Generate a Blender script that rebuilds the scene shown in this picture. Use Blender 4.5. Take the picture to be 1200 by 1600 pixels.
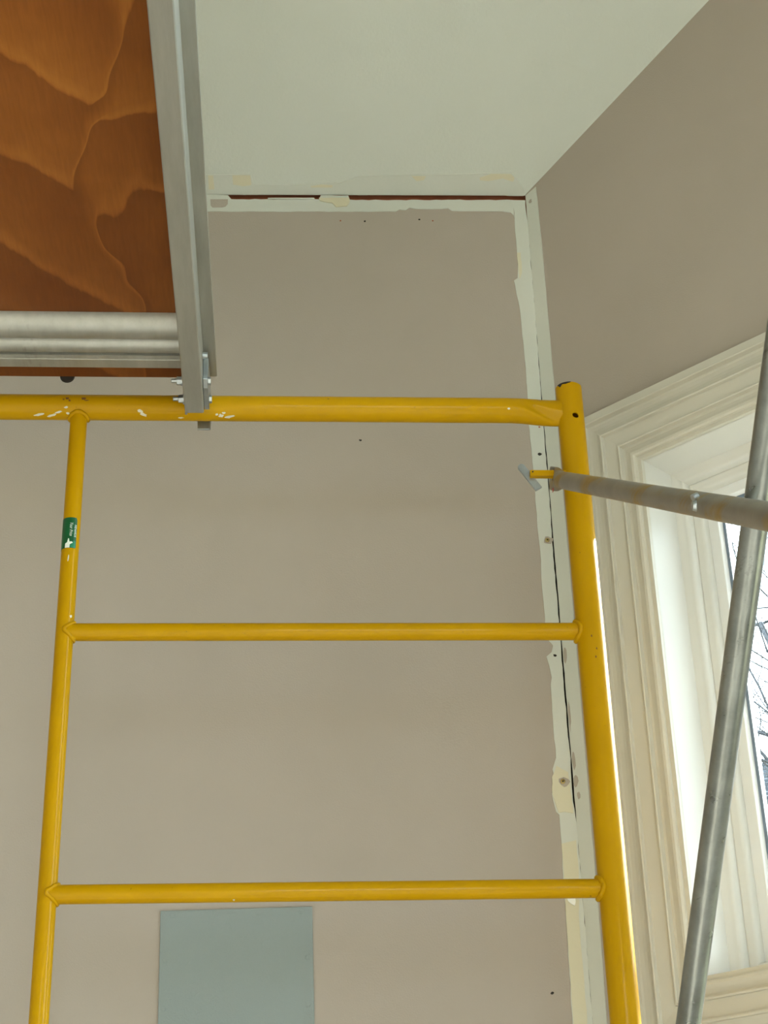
import bpy, bmesh, math, random
from mathutils import Vector, Matrix

for o in list(bpy.data.objects):
    bpy.data.objects.remove(o, do_unlink=True)
scene = bpy.context.scene
COL = scene.collection
random.seed(7)

# ------------------------------------------------------------------ camera
cam_data = bpy.data.cameras.new('camera')
cam = bpy.data.objects.new('camera', cam_data)
COL.objects.link(cam)
CR = Vector((0.99790226, -0.05903214, -0.02657619))
CU = Vector((-0.00329739, -0.45632935, 0.88980484))
CF = Vector((0.06465458, 0.88785062, 0.45556674))
cam.matrix_world = Matrix(((CR.x, CU.x, -CF.x, 0.0), (CR.y, CU.y, -CF.y, 0.0), (CR.z, CU.z, -CF.z, 1.6), (0, 0, 0, 1)))
cam_data.sensor_fit = 'VERTICAL'
cam_data.sensor_height = 24.0
cam_data.lens = 2586.45 / 1600.0 * 24.0
cam_data.clip_start = 0.05
cam_data.clip_end = 200
scene.camera = cam

# ------------------------------------------------------------------ sky, sun, exposure
SKY_STRENGTH = 10.5
SUN_STRENGTH = 30.0
SUN_EL = math.radians(26.0)
SUN_AZ = math.radians(35.0)          # from +X towards +Y
world = bpy.data.worlds.new('overcast_sky')
scene.world = world
world.use_nodes = True
bg = world.node_tree.nodes['Background']
bg.inputs['Color'].default_value = (0.79, 0.915, 1.0, 1)
bg.inputs['Strength'].default_value = SKY_STRENGTH
sun_data = bpy.data.lights.new('sun', 'SUN')
sun_data.energy = SUN_STRENGTH
sun_data.angle = math.radians(0.6)
sun_data.color = (1.0, 0.95, 0.86)
sun = bpy.data.objects.new('sun', sun_data)
COL.objects.link(sun)
sun_to = Vector((math.cos(SUN_EL) * math.cos(SUN_AZ), math.cos(SUN_EL) * math.sin(SUN_AZ), math.sin(SUN_EL)))
sun.rotation_euler = (-sun_to).to_track_quat('-Z', 'Y').to_euler()
sun.location = (8, 6, 7)
vs = scene.view_settings
vs.view_transform = 'Standard'
vs.look = 'None'
vs.gamma = 1.0
vs.use_curve_mapping = False
vs.exposure = 0.08


def portal(name, loc, normal, sx, sz):
    d = bpy.data.lights.new(name, 'AREA')
    d.shape = 'RECTANGLE'
    d.size = sx
    d.size_y = sz
    o = bpy.data.objects.new(name, d)
    COL.objects.link(o)
    o.location = loc
    o.rotation_euler = Vector(normal).to_track_quat('-Z', 'Z').to_euler()
    d.cycles.is_portal = True
    return o


# ------------------------------------------------------------------ materials
def mat(name, color=(0.5, 0.5, 0.5), rough=0.5, metal=0.0, spec=0.5):
    m = bpy.data.materials.new(name)
    m.use_nodes = True
    b = m.node_tree.nodes['Principled BSDF']
    b.inputs['Base Color'].default_value = (*color, 1)
    b.inputs['Roughness'].default_value = rough
    b.inputs['Metallic'].default_value = metal
    b.inputs['Specular IOR Level'].default_value = spec
    return m, m.node_tree, b


def node(nt, kind, **kw):
    n = nt.nodes.new(kind)
    for k, v in kw.items():
        setattr(n, k, v)
    return n


def coords(nt, scale=(1, 1, 1), rot=(0, 0, 0), src='Object'):
    tc = node(nt, 'ShaderNodeTexCoord')
    mp = node(nt, 'ShaderNodeMapping')
    mp.inputs['Scale'].default_value = scale
    mp.inputs['Rotation'].default_value = rot
    nt.links.new(tc.outputs[src], mp.inputs['Vector'])
    return mp.outputs['Vector']


def noise(nt, vec, scale, detail=3.0, rough=0.5, dist=0.0):
    n = node(nt, 'ShaderNodeTexNoise')
    n.inputs['Scale'].default_value = scale
    n.inputs['Detail'].default_value = detail
    n.inputs['Roughness'].default_value = rough
    n.inputs['Distortion'].default_value = dist
    nt.links.new(vec, n.inputs['Vector'])
    return n.outputs['Fac']


def ramp(nt, fac, stops, interp='LINEAR'):
    r = node(nt, 'ShaderNodeValToRGB')
    r.color_ramp.interpolation = interp
    el = r.color_ramp.elements
    while len(el) < len(stops):
        el.new(0.5)
    for e, (p, c) in zip(el, stops):
        e.position = p
        e.color = (*c, 1) if len(c) == 3 else c
    nt.links.new(fac, r.inputs['Fac'])
    return r.outputs['Color']


def mixc(nt, fac, a, b, mode='MIX'):
    m = node(nt, 'ShaderNodeMix', data_type='RGBA', blend_type=mode)
    for sock, v in (('Factor', fac), ('A', a), ('B', b)):
        s = [i for i in m.inputs if i.name == sock and (i.type == 'RGBA' or sock == 'Factor' and i.type == 'VALUE')][0]
        if isinstance(v, (int, float)):
            s.default_value = v
        elif isinstance(v, tuple):
            s.default_value = (*v, 1)
        else:
            nt.links.new(v, s)
    return [o for o in m.outputs if o.type == 'RGBA'][0]


def bump(nt, b, height, strength=0.2, dist=0.002):
    n = node(nt, 'ShaderNodeBump')
    n.inputs['Strength'].default_value = strength
    n.inputs['Distance'].default_value = dist
    nt.links.new(height, n.inputs['Height'])
    nt.links.new(n.outputs['Normal'], b.inputs['Normal'])


def painted_wall(name, c1, c2, bump_scale=330.0, bs=0.25, rough=0.6):
    m, nt, b = mat(name, c1, rough, 0, 0.3)
    v = coords(nt)
    col = ramp(nt, noise(nt, v, 3.0, 4), [(0.35, c1), (0.65, c2)])
    nt.links.new(col, b.inputs['Base Color'])
    bump(nt, b, noise(nt, v, bump_scale, 2), bs, 0.0012)
    return m


M = {}
M['wall'] = painted_wall('taupe_wall_paint', (0.395, 0.345, 0.290), (0.41, 0.358, 0.302))
M['ceiling'] = painted_wall('ceiling_paint', (0.59, 0.615, 0.55), (0.61, 0.635, 0.57), 140, 0.55, 0.8)
M['mud'] = painted_wall('joint_compound', (0.565, 0.585, 0.52), (0.61, 0.62, 0.555), 90, 0.35, 0.8)
M['mud_cream'] = painted_wall('cream_compound', (0.60, 0.56, 0.40), (0.66, 0.62, 0.46), 90, 0.3, 0.8)
M['trim'] = painted_wall('trim_paint', (0.57, 0.545, 0.465), (0.59, 0.565, 0.48), 60, 0.05, 0.35)
M['jamb'] = painted_wall('jamb_paint', (0.615, 0.61, 0.565), (0.63, 0.625, 0.58), 60, 0.05, 0.35)
M['sash'] = mat('vinyl_sash', (0.74, 0.75, 0.74), 0.35)[0]
M['gasket'] = mat('window_gasket', (0.16, 0.21, 0.28), 0.5)[0]
M['framing'] = mat('stained_framing_wood', (0.34, 0.105, 0.045), 0.8)[0]
M['dark'] = mat('dark_recess', (0.02, 0.017, 0.013), 0.9)[0]

# yellow enamel on steel
m, nt, b = mat('yellow_enamel', (0.455, 0.245, 0.0005), 0.45)
v = coords(nt)
col = ramp(nt, noise(nt, v, 9.0, 4), [(0.3, (0.435, 0.232, 0.0005)), (0.7, (0.48, 0.262, 0.0008))])
sp = ramp(nt, noise(nt, v, 140.0, 3, 0.6), [(0.735, (0, 0, 0)), (0.76, (1, 1, 1))])
col = mixc(nt, sp, col, (0.16, 0.09, 0.02))
nt.links.new(col, b.inputs['Base Color'])
b.inputs['Specular IOR Level'].default_value = 0.05
b.inputs['Coat Weight'].default_value = 0.16
b.inputs['Coat Roughness'].default_value = 0.07
bump(nt, b, noise(nt, v, 60.0, 3), 0.12, 0.002)
M['yellow'] = m
M['chip'] = mat('bare_primer_chip', (0.62, 0.58, 0.46), 0.7)[0]
M['rust'] = mat('rust_mark', (0.16, 0.06, 0.012), 0.8)[0]


def metal(name, c1, c2, rough, scale=(1, 1, 1), ns=30.0, stain=None, srot=(0, 0, 0)):
    m, nt, b = mat(name, c1, rough, 0.85, 0.5)
    v = coords(nt, scale)
    col = ramp(nt, noise(nt, v, ns, 5, 0.65), [(0.3, c1), (0.7, c2)])
    if stain:
        sp = ramp(nt, noise(nt, coords(nt, (1, 0.16, 1), srot), stain[1], 5, 0.7), [(stain[2], (0, 0, 0)), (stain[2] + 0.1, (1, 1, 1))])
        col = mixc(nt, sp, col, stain[0])
    nt.links.new(col, b.inputs['Base Color'])
    rr = node(nt, 'ShaderNodeMapRange')
    rr.inputs['To Min'].default_value = rough - 0.08
    rr.inputs['To Max'].default_value = rough + 0.12
    nt.links.new(noise(nt, v, ns * 2, 4), rr.inputs['Value'])
    nt.links.new(rr.outputs['Result'], b.inputs['Roughness'])
    bump(nt, b, noise(nt, v, ns * 4, 3), 0.1, 0.0006)
    return m


M['alu'] = metal('mill_aluminium', (0.37, 0.37, 0.335), (0.47, 0.47, 0.435), 0.50, (1, 0.12, 1), 60, ((0.22, 0.20, 0.16), 9.0, 0.66))
M['zinc'] = metal('zinc_plate', (0.34, 0.37, 0.39), (0.46, 0.50, 0.51), 0.30, (1, 1, 1), 40)
M['galv'] = metal('galvanised_tube', (0.22, 0.23, 0.215), (0.34, 0.355, 0.335), 0.29, (1, 1, 1), 22, ((0.12, 0.12, 0.11), 26.0, 0.62))
M['galv_yellow'] = metal('worn_tube_with_yellow', (0.26, 0.245, 0.215), (0.38, 0.36, 0.32), 0.42, (1, 1, 1), 22, ((0.36, 0.24, 0.05), 9.0, 0.53), (-0.523, 0, 0))

# plywood, cathedral figure
m, nt, b = mat('plywood', (0.3, 0.12, 0.03), 0.5, 0.0, 0.2)
geo = coords(nt)
sx = node(nt, 'ShaderNodeSeparateXYZ')
nt.links.new(geo, sx.inputs[0])


def mth(op, a_, b_=None):
    n_ = node(nt, 'ShaderNodeMath', operation=op)
    for k_, q_ in ((0, a_), (1, b_)):
        if q_ is None:
            continue
        if isinstance(q_, (int, float)):
            n_.inputs[k_].default_value = q_
        else:
            nt.links.new(q_, n_.inputs[k_])
    return n_.outputs[0]


# nested flame figure of a rotary-cut face veneer: arches along Y about an off-centre axis
wob = noise(nt, coords(nt, (4.2, 1.9, 1.0), (0, 0, 0.5)), 1.25, 2.0, 0.5)
wob2 = noise(nt, coords(nt, (40.0, 9.0, 1.0)), 1.0, 3.0, 0.6)
xr = mth('ADD', mth('SUBTRACT', sx.outputs[0], -0.262), mth('MULTIPLY', mth('SUBTRACT', wob, 0.5), 0.42))
flank = mth('MAXIMUM', mth('MULTIPLY', xr, -0.95), mth('MINIMUM', mth('MULTIPLY', xr, 5.0), mth('ADD', mth('MULTIPLY', xr, 0.5), 0.15)))
fld = mth('ADD', mth('ADD', sx.outputs[1], flank), mth('ADD', mth('MULTIPLY', wob, 0.55), mth('MULTIPLY', wob2, 0.035)))
fr = mth('FRACT', mth('ADD', mth('MULTIPLY', fld, 4.3), 0.55))
band = ramp(nt, fr, [(0.0, (0.165, 0.052, 0.010)), (0.45, (0.20, 0.066, 0.012)), (0.82, (0.235, 0.082, 0.015)), (0.93, (0.29, 0.108, 0.021)), (0.97, (0.275, 0.10, 0.019)), (1.0, (0.19, 0.062, 0.012))])
fine = ramp(nt, noise(nt, coords(nt, (110, 9, 1)), 2.0, 4, 0.6), [(0.3, (0.90, 0.88, 0.86)), (0.7, (1.06, 1.06, 1.06))])
col = mixc(nt, 1.0, band, fine, 'MULTIPLY')
heart = ramp(nt, mth('SUBTRACT', sx.outputs[1], 1.45), [(0.0, (1.22, 1.22, 1.05)), (0.75, (0.80, 0.72, 0.72))])
col = mixc(nt, 1.0, col, heart, 'MULTIPLY')
blot = ramp(nt, noise(nt, coords(nt), 7.0, 4), [(0.3, (0.86, 0.80, 0.78)), (0.7, (1.1, 1.12, 1.1))])
col = mixc(nt, 1.0, col, blot, 'MULTIPLY')
nt.links.new(col, b.inputs['Base Color'])
M['ply'] = m
M['panel'] = painted_wall('blue_grey_panel_paint', (0.245, 0.285, 0.275), (0.255, 0.297, 0.287), 300, 0.5, 0.5)
M['sticker'] = mat('green_sticker', (0.0, 0.085, 0.022), 0.35)[0]
M['sticker_light'] = mat('light_green_sticker', (0.0, 0.17, 0.075), 0.35)[0]
M['ink'] = mat('white_print', (0.75, 0.80, 0.72), 0.5)[0]
M['grey_ink'] = mat('grey_print', (0.22, 0.33, 0.24), 0.5)[0]
M['red'] = mat('red_mark', (0.55, 0.12, 0.10), 0.5)[0]
M['brass'] = mat('brass_screw', (0.40, 0.30, 0.12), 0.4, 0.8)[0]
M['glint_white'] = mat('painted_glint_white', (0.85, 0.85, 0.80), 0.7)[0]  # white for the painted reflection on the wall below a rung
M['bark'] = mat('bare_bark', (0.022, 0.024, 0.030), 0.9)[0]
M['shingle'] = painted_wall('weathered_shingle', (0.035, 0.042, 0.050), (0.055, 0.062, 0.072), 30, 0.3, 0.9)
M['siding'] = painted_wall('house_siding', (0.06, 0.066, 0.072), (0.065, 0.071, 0.077), 10, 0.1, 0.8)
M['grass'] = painted_wall('winter_lawn', (0.17, 0.16, 0.09), (0.22, 0.20, 0.11), 20, 0.5, 0.95)

# oak floor
m, nt, b = mat('pale_floor', (0.4, 0.25, 0.12), 0.4)
br = node(nt, 'ShaderNodeTexBrick')
br.inputs['Scale'].default_value = 1.0
br.inputs['Brick Width'].default_value = 1.2
br.inputs['Row Height'].default_value = 0.09
br.inputs['Mortar Size'].default_value = 0.002
br.inputs['Color1'].default_value = (0.62, 0.585, 0.53, 1)
br.inputs['Color2'].default_value = (0.58, 0.545, 0.49, 1)
br.inputs['Mortar'].default_value = (0.1, 0.06, 0.03, 1)
nt.links.new(coords(nt), br.inputs['Vector'])
nt.links.new(br.outputs['Color'], b.inputs['Base Color'])
M['floor'] = m

# clear thin glass
m = bpy.data.materials.new('clear_glass')
m.use_nodes = True
nt = m.node_tree
nt.nodes.clear()
out = node(nt, 'ShaderNodeOutputMaterial')
tr = node(nt, 'ShaderNodeBsdfTransparent')
tr.inputs['Color'].default_value = (0.94, 0.97, 0.97, 1)
gl = node(nt, 'ShaderNodeBsdfGlossy')
gl.inputs['Roughness'].default_value = 0.02
fz = node(nt, 'ShaderNodeFresnel')
fz.inputs['IOR'].default_value = 1.45
mx = node(nt, 'ShaderNodeMixShader')
nt.links.new(fz.outputs[0], mx.inputs[0])
nt.links.new(tr.outputs[0], mx.inputs[1])
nt.links.new(gl.outputs[0], mx.inputs[2])
nt.links.new(mx.outputs[0], out.inputs['Surface'])
M['glass'] = m


# ------------------------------------------------------------------ mesh helpers
class MB:
    def __init__(self):
        self.v = []
        self.f = []

    def add(self, verts, faces):
        n = len(self.v)
        self.v += [tuple(p) for p in verts]
        self.f += [tuple(i + n for i in q) for q in faces]
        return self

    def box(self, a, b, tf=None):
        (x0, y0, z0), (x1, y1, z1) = a, b
        vs = [(x, y, z) for x in (x0, x1) for y in (y0, y1) for z in (z0, z1)]
        if tf:
            vs = [tf(*p) for p in vs]
        return self.add(vs, [(0, 1, 3, 2), (4, 6, 7, 5), (0, 4, 5, 1), (2, 3, 7, 6), (0, 2, 6, 4), (1, 5, 7, 3)])

    def prism(self, front, back):
        n = len(front)
        return self.add(list(front) + list(back),
                        [tuple(range(n)), tuple(range(2 * n - 1, n - 1, -1))] +
                        [(i, n + i, n + (i + 1) % n, (i + 1) % n) for i in range(n)])

    def tube(self, pts, rad, seg=20, closed=False, caps=True, ref=None):
        pts = [Vector(p) for p in pts]
        n = len(pts)
        rad = rad if isinstance(rad, (list, tuple)) else [rad] * n
        rings = []
        t0 = (pts[1] - pts[0]).normalized()
        nrm = (ref or (Vector((0, 0, 1)) if abs(t0.z) < 0.9 else Vector((0, 1, 0))))
        for i in range(n):
            if closed:
                t = (pts[(i + 1) % n] - pts[i - 1]).normalized()
            else:
                t = (pts[min(i + 1, n - 1)] - pts[max(i - 1, 0)]).normalized()
            nrm = (nrm - t * nrm.dot(t)).normalized()
            bi = t.cross(nrm)
            rings.append([pts[i] + (nrm * math.cos(2 * math.pi * k / seg) + bi * math.sin(2 * math.pi * k / seg)) * rad[i]
                          for k in range(seg)])
        base = len(self.v)
        for r_ in rings:
            self.v += [tuple(p) for p in r_]
        m_ = n if closed else n - 1
        for i in range(m_):
            for k in range(seg):
                a = base + i * seg + k
                b_ = base + i * seg + (k + 1) % seg
                c = base + ((i + 1) % n) * seg + (k + 1) % seg
                d = base + ((i + 1) % n) * seg + k
                self.f.append((a, b_, c, d))
        if caps and not closed:
            self.f.append(tuple(base + k for k in range(seg - 1, -1, -1)))
            self.f.append(tuple(base + (n - 1) * seg + k for k in range(seg)))
        return self

    def rings(self, rings, caps=True):
        base = len(self.v)
        seg = len(rings[0])
        for r_ in rings:
            self.v += [tuple(p) for p in r_]
        for i in range(len(rings) - 1):
            for k in range(seg):
                a = base + i * seg + k
                b_ = base + i * seg + (k + 1) % seg
                self.f.append((a, b_, b_ + seg, a + seg))
        if caps:
            self.f.append(tuple(base + k for k in range(seg - 1, -1, -1)))
            self.f.append(tuple(base + (len(rings) - 1) * seg + k for k in range(seg)))
        return self

    def build(self, name, material, parent=None, smooth=False, bevel=0.0, auto=40):
        me = bpy.data.meshes.new(name)
        me.from_pydata(self.v, [], self.f)
        bm = bmesh.new()
        bm.from_mesh(me)
        bmesh.ops.recalc_face_normals(bm, faces=bm.faces)
        bm.to_mesh(me)
        bm.free()
        me.materials.append(material)
        o = bpy.data.objects.new(name, me)
        COL.objects.link(o)
        if parent is not None:
            o.parent = parent
            o.matrix_parent_inverse = parent.matrix_basis.inverted()
        if smooth:
            for p in me.polygons:
                p.use_smooth = True
            me.set_sharp_from_angle(angle=math.radians(auto))
        if bevel:
            bv = o.modifiers.new('bevel', 'BEVEL')
            bv.width = bevel
            bv.segments = 2
            bv.limit_method = 'ANGLE'
        return o


def tag(o, label, cat, kind=None, group=None):
    o['label'] = label
    o['category'] = cat
    if kind:
        o['kind'] = kind
    if group:
        o['group'] = group
    return o


def empty(name, loc, label, cat, kind=None, group=None):
    o = bpy.data.objects.new(name, None)
    o.empty_display_size = 0.1
    o.location = loc
    COL.objects.link(o)
    return tag(o, label, cat, kind, group)


# ------------------------------------------------------------------ room frames
CORNER = Vector((0.5144, 2.7392, 0))
UB = Vector((0.99978, -0.02094, 0))        # along the back wall, to the right
NB = Vector((-0.02094, -0.99978, 0))       # back wall towards the room
SA = Vector((0.66954, -0.74278, 0))        # along the angled bay wall, towards the camera
NA = Vector((-0.74278, -0.66954, 0))       # angled wall towards the room
ZC, KC = 3.749, 0.559                      # ceiling: height at the back wall, slope


def PB(u, out, z):
    p = CORNER + UB * u + NB * out
    return Vector((p.x, p.y, z))


def PA(s, out, z):
    p = CORNER + SA * s + NA * out
    return Vector((p.x, p.y, z))


def vdist(p):
    return (Vector((p[0], p[1], 0)) - CORNER).dot(NB)


RIDGE = 3.0


def ceil_z(p):
    v_ = vdist(p)
    return ZC + KC * (v_ if v_ < RIDGE else 2 * RIDGE - v_)


def PC(u, v_, lift=0.0):                   # on the underside of the ceiling; lift = down from it
    p = CORNER + UB * u + NB * v_
    return Vector((p.x, p.y, ZC + KC * v_ - lift))


# ------------------------------------------------------------------ structure
def slab_wall(name, p0, p1, out_dir, thick, brk, holes, material, label, top=None):
    """wall from p0 to p1 with rectangular holes (t0, t1, z0, z1); top follows the ceiling"""
    p0, p1 = Vector(p0), Vector(p1)
    L = (p1 - p0).length
    d = (p1 - p0) / L
    ts = sorted(set([0.0, L] + list(brk) + [h for q in holes for h in q[:2]]))
    mb = MB()
    for a, b_ in zip(ts[:-1], ts[1:]):
        pa, pb = p0 + d * a, p0 + d * b_
        za, zb = (ceil_z(pa) + 0.02, ceil_z(pb) + 0.02) if top is None else (top, top)
        hs = sorted([h for h in holes if h[0] <= a + 1e-6 and h[1] >= b_ - 1e-6], key=lambda h: h[2])
        z = 0.0
        spans = []
        for h in hs:
            spans.append((z, z, h[2], h[2]))
            z = h[3]
        spans.append((z, z, za, zb))
        for (la, lb, ha, hb) in spans:
            fr = [(pa.x, pa.y, la), (pb.x, pb.y, lb), (pb.x, pb.y, hb), (pa.x, pa.y, ha)]
            bk = [tuple(Vector(q) + Vector(out_dir) * thick) for q in fr]
            mb.prism(fr, bk)
    o = mb.build(name, material)
    return tag(o, label, 'wall', 'structure')


# back wall: 13 mm board that stops short of the ceiling and of the corner
GAP = 0.0045
bw = MB().prism([PB(-3.6, 0, 0), PB(-GAP, 0, 0), PB(-GAP, 0, ZC - 0.017), PB(-3.6, 0, ZC - 0.017)],
                [PB(-3.6, -0.013, 0), PB(-GAP, -0.013, 0), PB(-GAP, -0.013, ZC - 0.017), PB(-3.6, -0.013, ZC - 0.017)])
wall_back = bw.build('wall_back', M['wall'])
tag(wall_back, 'taupe painted end wall behind the yellow scaffold with plaster-filled joints', 'wall', 'structure')
MB().prism([PB(-3.6, -0.016, ZC - 0.10), PB(0.05, -0.016, ZC - 0.10), PB(0.05, -0.016, ZC + 0.02), PB(-3.6, -0.016, ZC + 0.02)],
           [PB(-3.6, -0.10, ZC - 0.10), PB(0.05, -0.10, ZC - 0.10), PB(0.05, -0.10, ZC + 0.02), PB(-3.6, -0.10, ZC + 0.02)]
           ).build('top_plate', M['framing'], wall_back)
MB().prism([PB(-0.08, -0.016, 0), PB(0.03, -0.016, 0), PB(0.03, -0.016, ZC - 0.101), PB(-0.08, -0.016, ZC - 0.101)],
           [PB(-0.08, -0.10, 0), PB(0.03, -0.10, 0), PB(0.03, -0.10, ZC - 0.101), PB(-0.08, -0.10, ZC - 0.101)]
           ).build('corner_stud', M['dark'], wall_back)

MB().prism([PB(-3.9, -0.102, 0), PB(0.12, -0.102, 0), PB(0.12, -0.102, ZC + 0.2), PB(-3.9, -0.102, ZC + 0.2)],
           [PB(-3.9, -0.16, 0), PB(0.12, -0.16, 0), PB(0.12, -0.16, ZC + 0.2), PB(-3.9, -0.16, ZC + 0.2)]
           ).build('back_light_block', M['siding'], wall_back)  # unseen slab added to stop daylight leaking through the wall joints

# angled bay wall with the window opening
S0, S1, W0, W1 = 0.2167, 0.98, 2.113, 3.0284
pa0, pa1 = PA(0.0, 0, 0), PA(1.25, 0, 0)
wall_right = slab_wall('wall_right', pa0, pa1, -NA, 0.24, [], [(S0 - 0.014, S1 + 0.014, W0 - 0.014, W1 + 0.014), (S0 - 0.014, S1 + 0.014, 0.436, 1.864)], M['wall'],
                       'taupe angled bay wall around the white window casing')
XR = pa1.x
p_side1 = Vector((XR, CORNER.y - 6.0, 0))
wall_side = slab_wall('wall_side', pa1, p_side1, (1, 0, 0), 0.2, [pa1.y - (CORNER.y - RIDGE)], [(0.15, 5.35, 0.25, 3.85)], M['wall'],
                      'taupe side wall of the room beyond the bay')
wall_front = slab_wall('wall_front', p_side1, Vector((-3.1, CORNER.y - 6.0, 0)), (0, -1, 0), 0.2, [], [(0.15, 1.45, 0.25, 3.3)], M['wall'],
                       'taupe wall of the room opposite the scaffold', top=ZC + 0.15)
wall_left = slab_wall('wall_left', Vector((-3.1, CORNER.y - 6.0, 0)), Vector((-3.1, 2.80, 0)), (-1, 0, 0), 0.2, [3.0 + 0.0], [], M['wall'],
                      'taupe wall on the far left of the room')
# ceiling: two slopes
cb = MB()
uL, uR = -3.9, 1.6
lo = [PC(uL, -0.002), PC(0.02, -0.002), PC(uR, -0.002 + 0.9), PC(uR, RIDGE), PC(uL, RIDGE)]
cb.prism(lo, [p + Vector((0, 0, 0.03)) for p in lo])
p1 = CORNER + UB * uL + NB * 6.3
p2 = CORNER + UB * uR + NB * 6.3
zr = ZC + KC * RIDGE
ze = zr - KC * (6.3 - RIDGE)
a, b_ = PC(uL, RIDGE), PC(uR, RIDGE)
lo = [a, b_, Vector((p2.x, p2.y, ze)), Vector((p1.x, p1.y, ze))]
cb.prism(lo, [p + Vector((0, 0, 0.03)) for p in lo])
lo = [p + Vector((0, 0, 0.034)) for p in (PC(-4.1, -0.25), PC(0.25, -0.25), PC(1.9, 0.7), PC(1.9, RIDGE), PC(-4.1, RIDGE))]
rf = MB().prism(lo, [p + Vector((0, 0, 0.1)) for p in lo])
ceiling = cb.build('ceiling', M['ceiling'])
rf.build('roof_light_block', M['siding'], ceiling)  # unseen slab added over the ceiling to keep daylight out of the gap
tag(ceiling, 'sloping textured off-white ceiling above the wall joint', 'ceiling', 'structure')
fl = MB().box((-3.4, CORNER.y - 6.3, -0.05), (1.7, 2.9, 0.0)).build('floor', M['floor'])
tag(fl, 'pale strip floor of the room', 'floor', 'structure')


# ------------------------------------------------------------------ windows
def mitred(name, frame, prof, rect, material, parent, smooth=True, auto=28):
    """four boards around rect=(s0,s1,z0,z1); prof = [(offset outward from the opening, height towards room)]"""
    s0, s1, z0, z1 = rect
    out = []
    cs = [(s0, z0, -1, -1), (s1, z0, 1, -1), (s1, z1, 1, 1), (s0, z1, -1, 1)]
    for i in range(4):
        A_, B_ = cs[i], cs[(i + 1) % 4]
        ra = [frame(A_[0] + A_[2] * o, h, A_[1] + A_[3] * o) for o, h in prof]
        rb = [frame(B_[0] + B_[2] * o, h, B_[1] + B_[3] * o) for o, h in prof]
        mb = MB().rings([ra, rb], caps=True)
        out.append(mb.build(name, material, parent, smooth=smooth, auto=auto))
    return out


CASING = [(0.1252, -0.001), (0.1252, 0.0240), (0.1240, 0.0255), (0.1090, 0.0265), (0.1085, 0.0295), (0.1060, 0.0300), (0.1048, 0.0290), (0.1042, 0.0170),
          (0.1000, 0.0160), (0.0920, 0.0165), (0.0850, 0.0180), (0.0780, 0.0205), (0.0735, 0.0228), (0.0728, 0.0268),
          (0.0705, 0.0278), (0.0680, 0.0270), (0.0672, 0.0200), (0.0392, 0.0180), (0.0386, 0.0225), (0.0362, 0.0232), (0.0344, 0.0222), (0.0338, 0.0125),
          (0.0290, 0.0120), (0.0220, 0.0140), (0.0160, 0.0165), (0.0115, 0.0160), (0.0085, 0.0135), (0.0078, 0.0085), (0.0, 0.0080), (0.0, -0.001)]


def rect_prof(o0, o1, h0, h1, r=0.0):
    if not r:
        return [(o1, h0), (o1, h1), (o0, h1), (o0, h0)]
    return [(o1, h0), (o1, h1), (o0 + r, h1), (o0 + r * 0.3, h1 - r * 0.3), (o0, h1 - r), (o0, h0)]


def bay_window(name, rect, label):
    w = empty(name, PA((rect[0] + rect[1]) / 2, 0, rect[2]), label, 'window', 'structure')
    mitred('casing_board', PA, CASING, rect, M['trim'], w, False)
    mitred('jamb_lining', PA, rect_prof(0.0, 0.0135, -0.235, 0.0), rect, M['jamb'], w, False)
    mitred('stop_moulding', PA, [(0.0, -0.112), (0.0, -0.083), (-0.003, -0.085), (-0.007, -0.089), (-0.013, -0.091), (-0.016, -0.094), (-0.018, -0.098), (-0.018, -0.112)], rect, M['jamb'], w)
    mitred('stop_bead', PA, [(0.0, -0.135), (0.0, -0.1122), (-0.020, -0.1122), (-0.023, -0.114), (-0.028, -0.116), (-0.032, -0.119), (-0.034, -0.123), (-0.034, -0.135)], rect, M['jamb'], w)
    mitred('sash_frame', PA, rect_prof(-0.054, 0.0, -0.172, -0.1352, 0.003), rect, M['sash'], w)
    mitred('gasket', PA, rect_prof(-0.060, -0.0542, -0.160, -0.150), rect, M['gasket'], w, False)
    s0, s1, z0, z1 = rect
    MB().box((s0 + 0.057, -0.157, z0 + 0.057), (s1 - 0.057, -0.153, z1 - 0.057), PA).build('pane', M['glass'], w)
    return w


bay_window('window_1', (S0, S1, W0, W1), 'white cased window in the angled wall right of the yellow post')
bay_window('added_window_low', (S0, S1, 0.45, 1.85), 'white cased lower window in the angled bay wall, unseen, added for warm bounce light')  # out of view, added so sun on the floor bounces warm light up


def PS(s, out, z):
    return Vector((pa1.x - out, pa1.y - s, z))


def PF(s, out, z):
    return Vector((p_side1.x - s, p_side1.y + out, z))


def added_window(name, frame, rect, label, cat='window'):  # unseen windows added to brighten the room
    s0, s1, z0, z1 = rect
    w = empty(name, frame((s0 + s1) / 2, 0, z0), label, cat, 'structure')
    mitred('casing_board', frame, [(0.09, -0.001), (0.09, 0.02), (0.0, 0.015), (0.0, -0.001)], rect, M['trim'], w)
    mitred('sash_frame', frame, rect_prof(-0.06, 0.0, -0.18, -0.12), rect, M['sash'], w, False)
    n = 3
    for k in range(1, n):
        s = s0 + (s1 - s0) * k / n
        MB().box((s - 0.03, -0.18, z0 + 0.06), (s + 0.03, -0.12, z1 - 0.06), frame).build('mullion', M['sash'], w)
    for k in range(n):
        a_ = s0 + (s1 - s0) * k / n + (0.03 if k else 0.06)
        b2 = s0 + (s1 - s0) * (k + 1) / n - (0.03 if k < n - 1 else 0.06)
        MB().box((a_, -0.152, z0 + 0.06), (b2, -0.148, z1 - 0.06), frame).build('pane', M['glass'], w)
    return w


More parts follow.
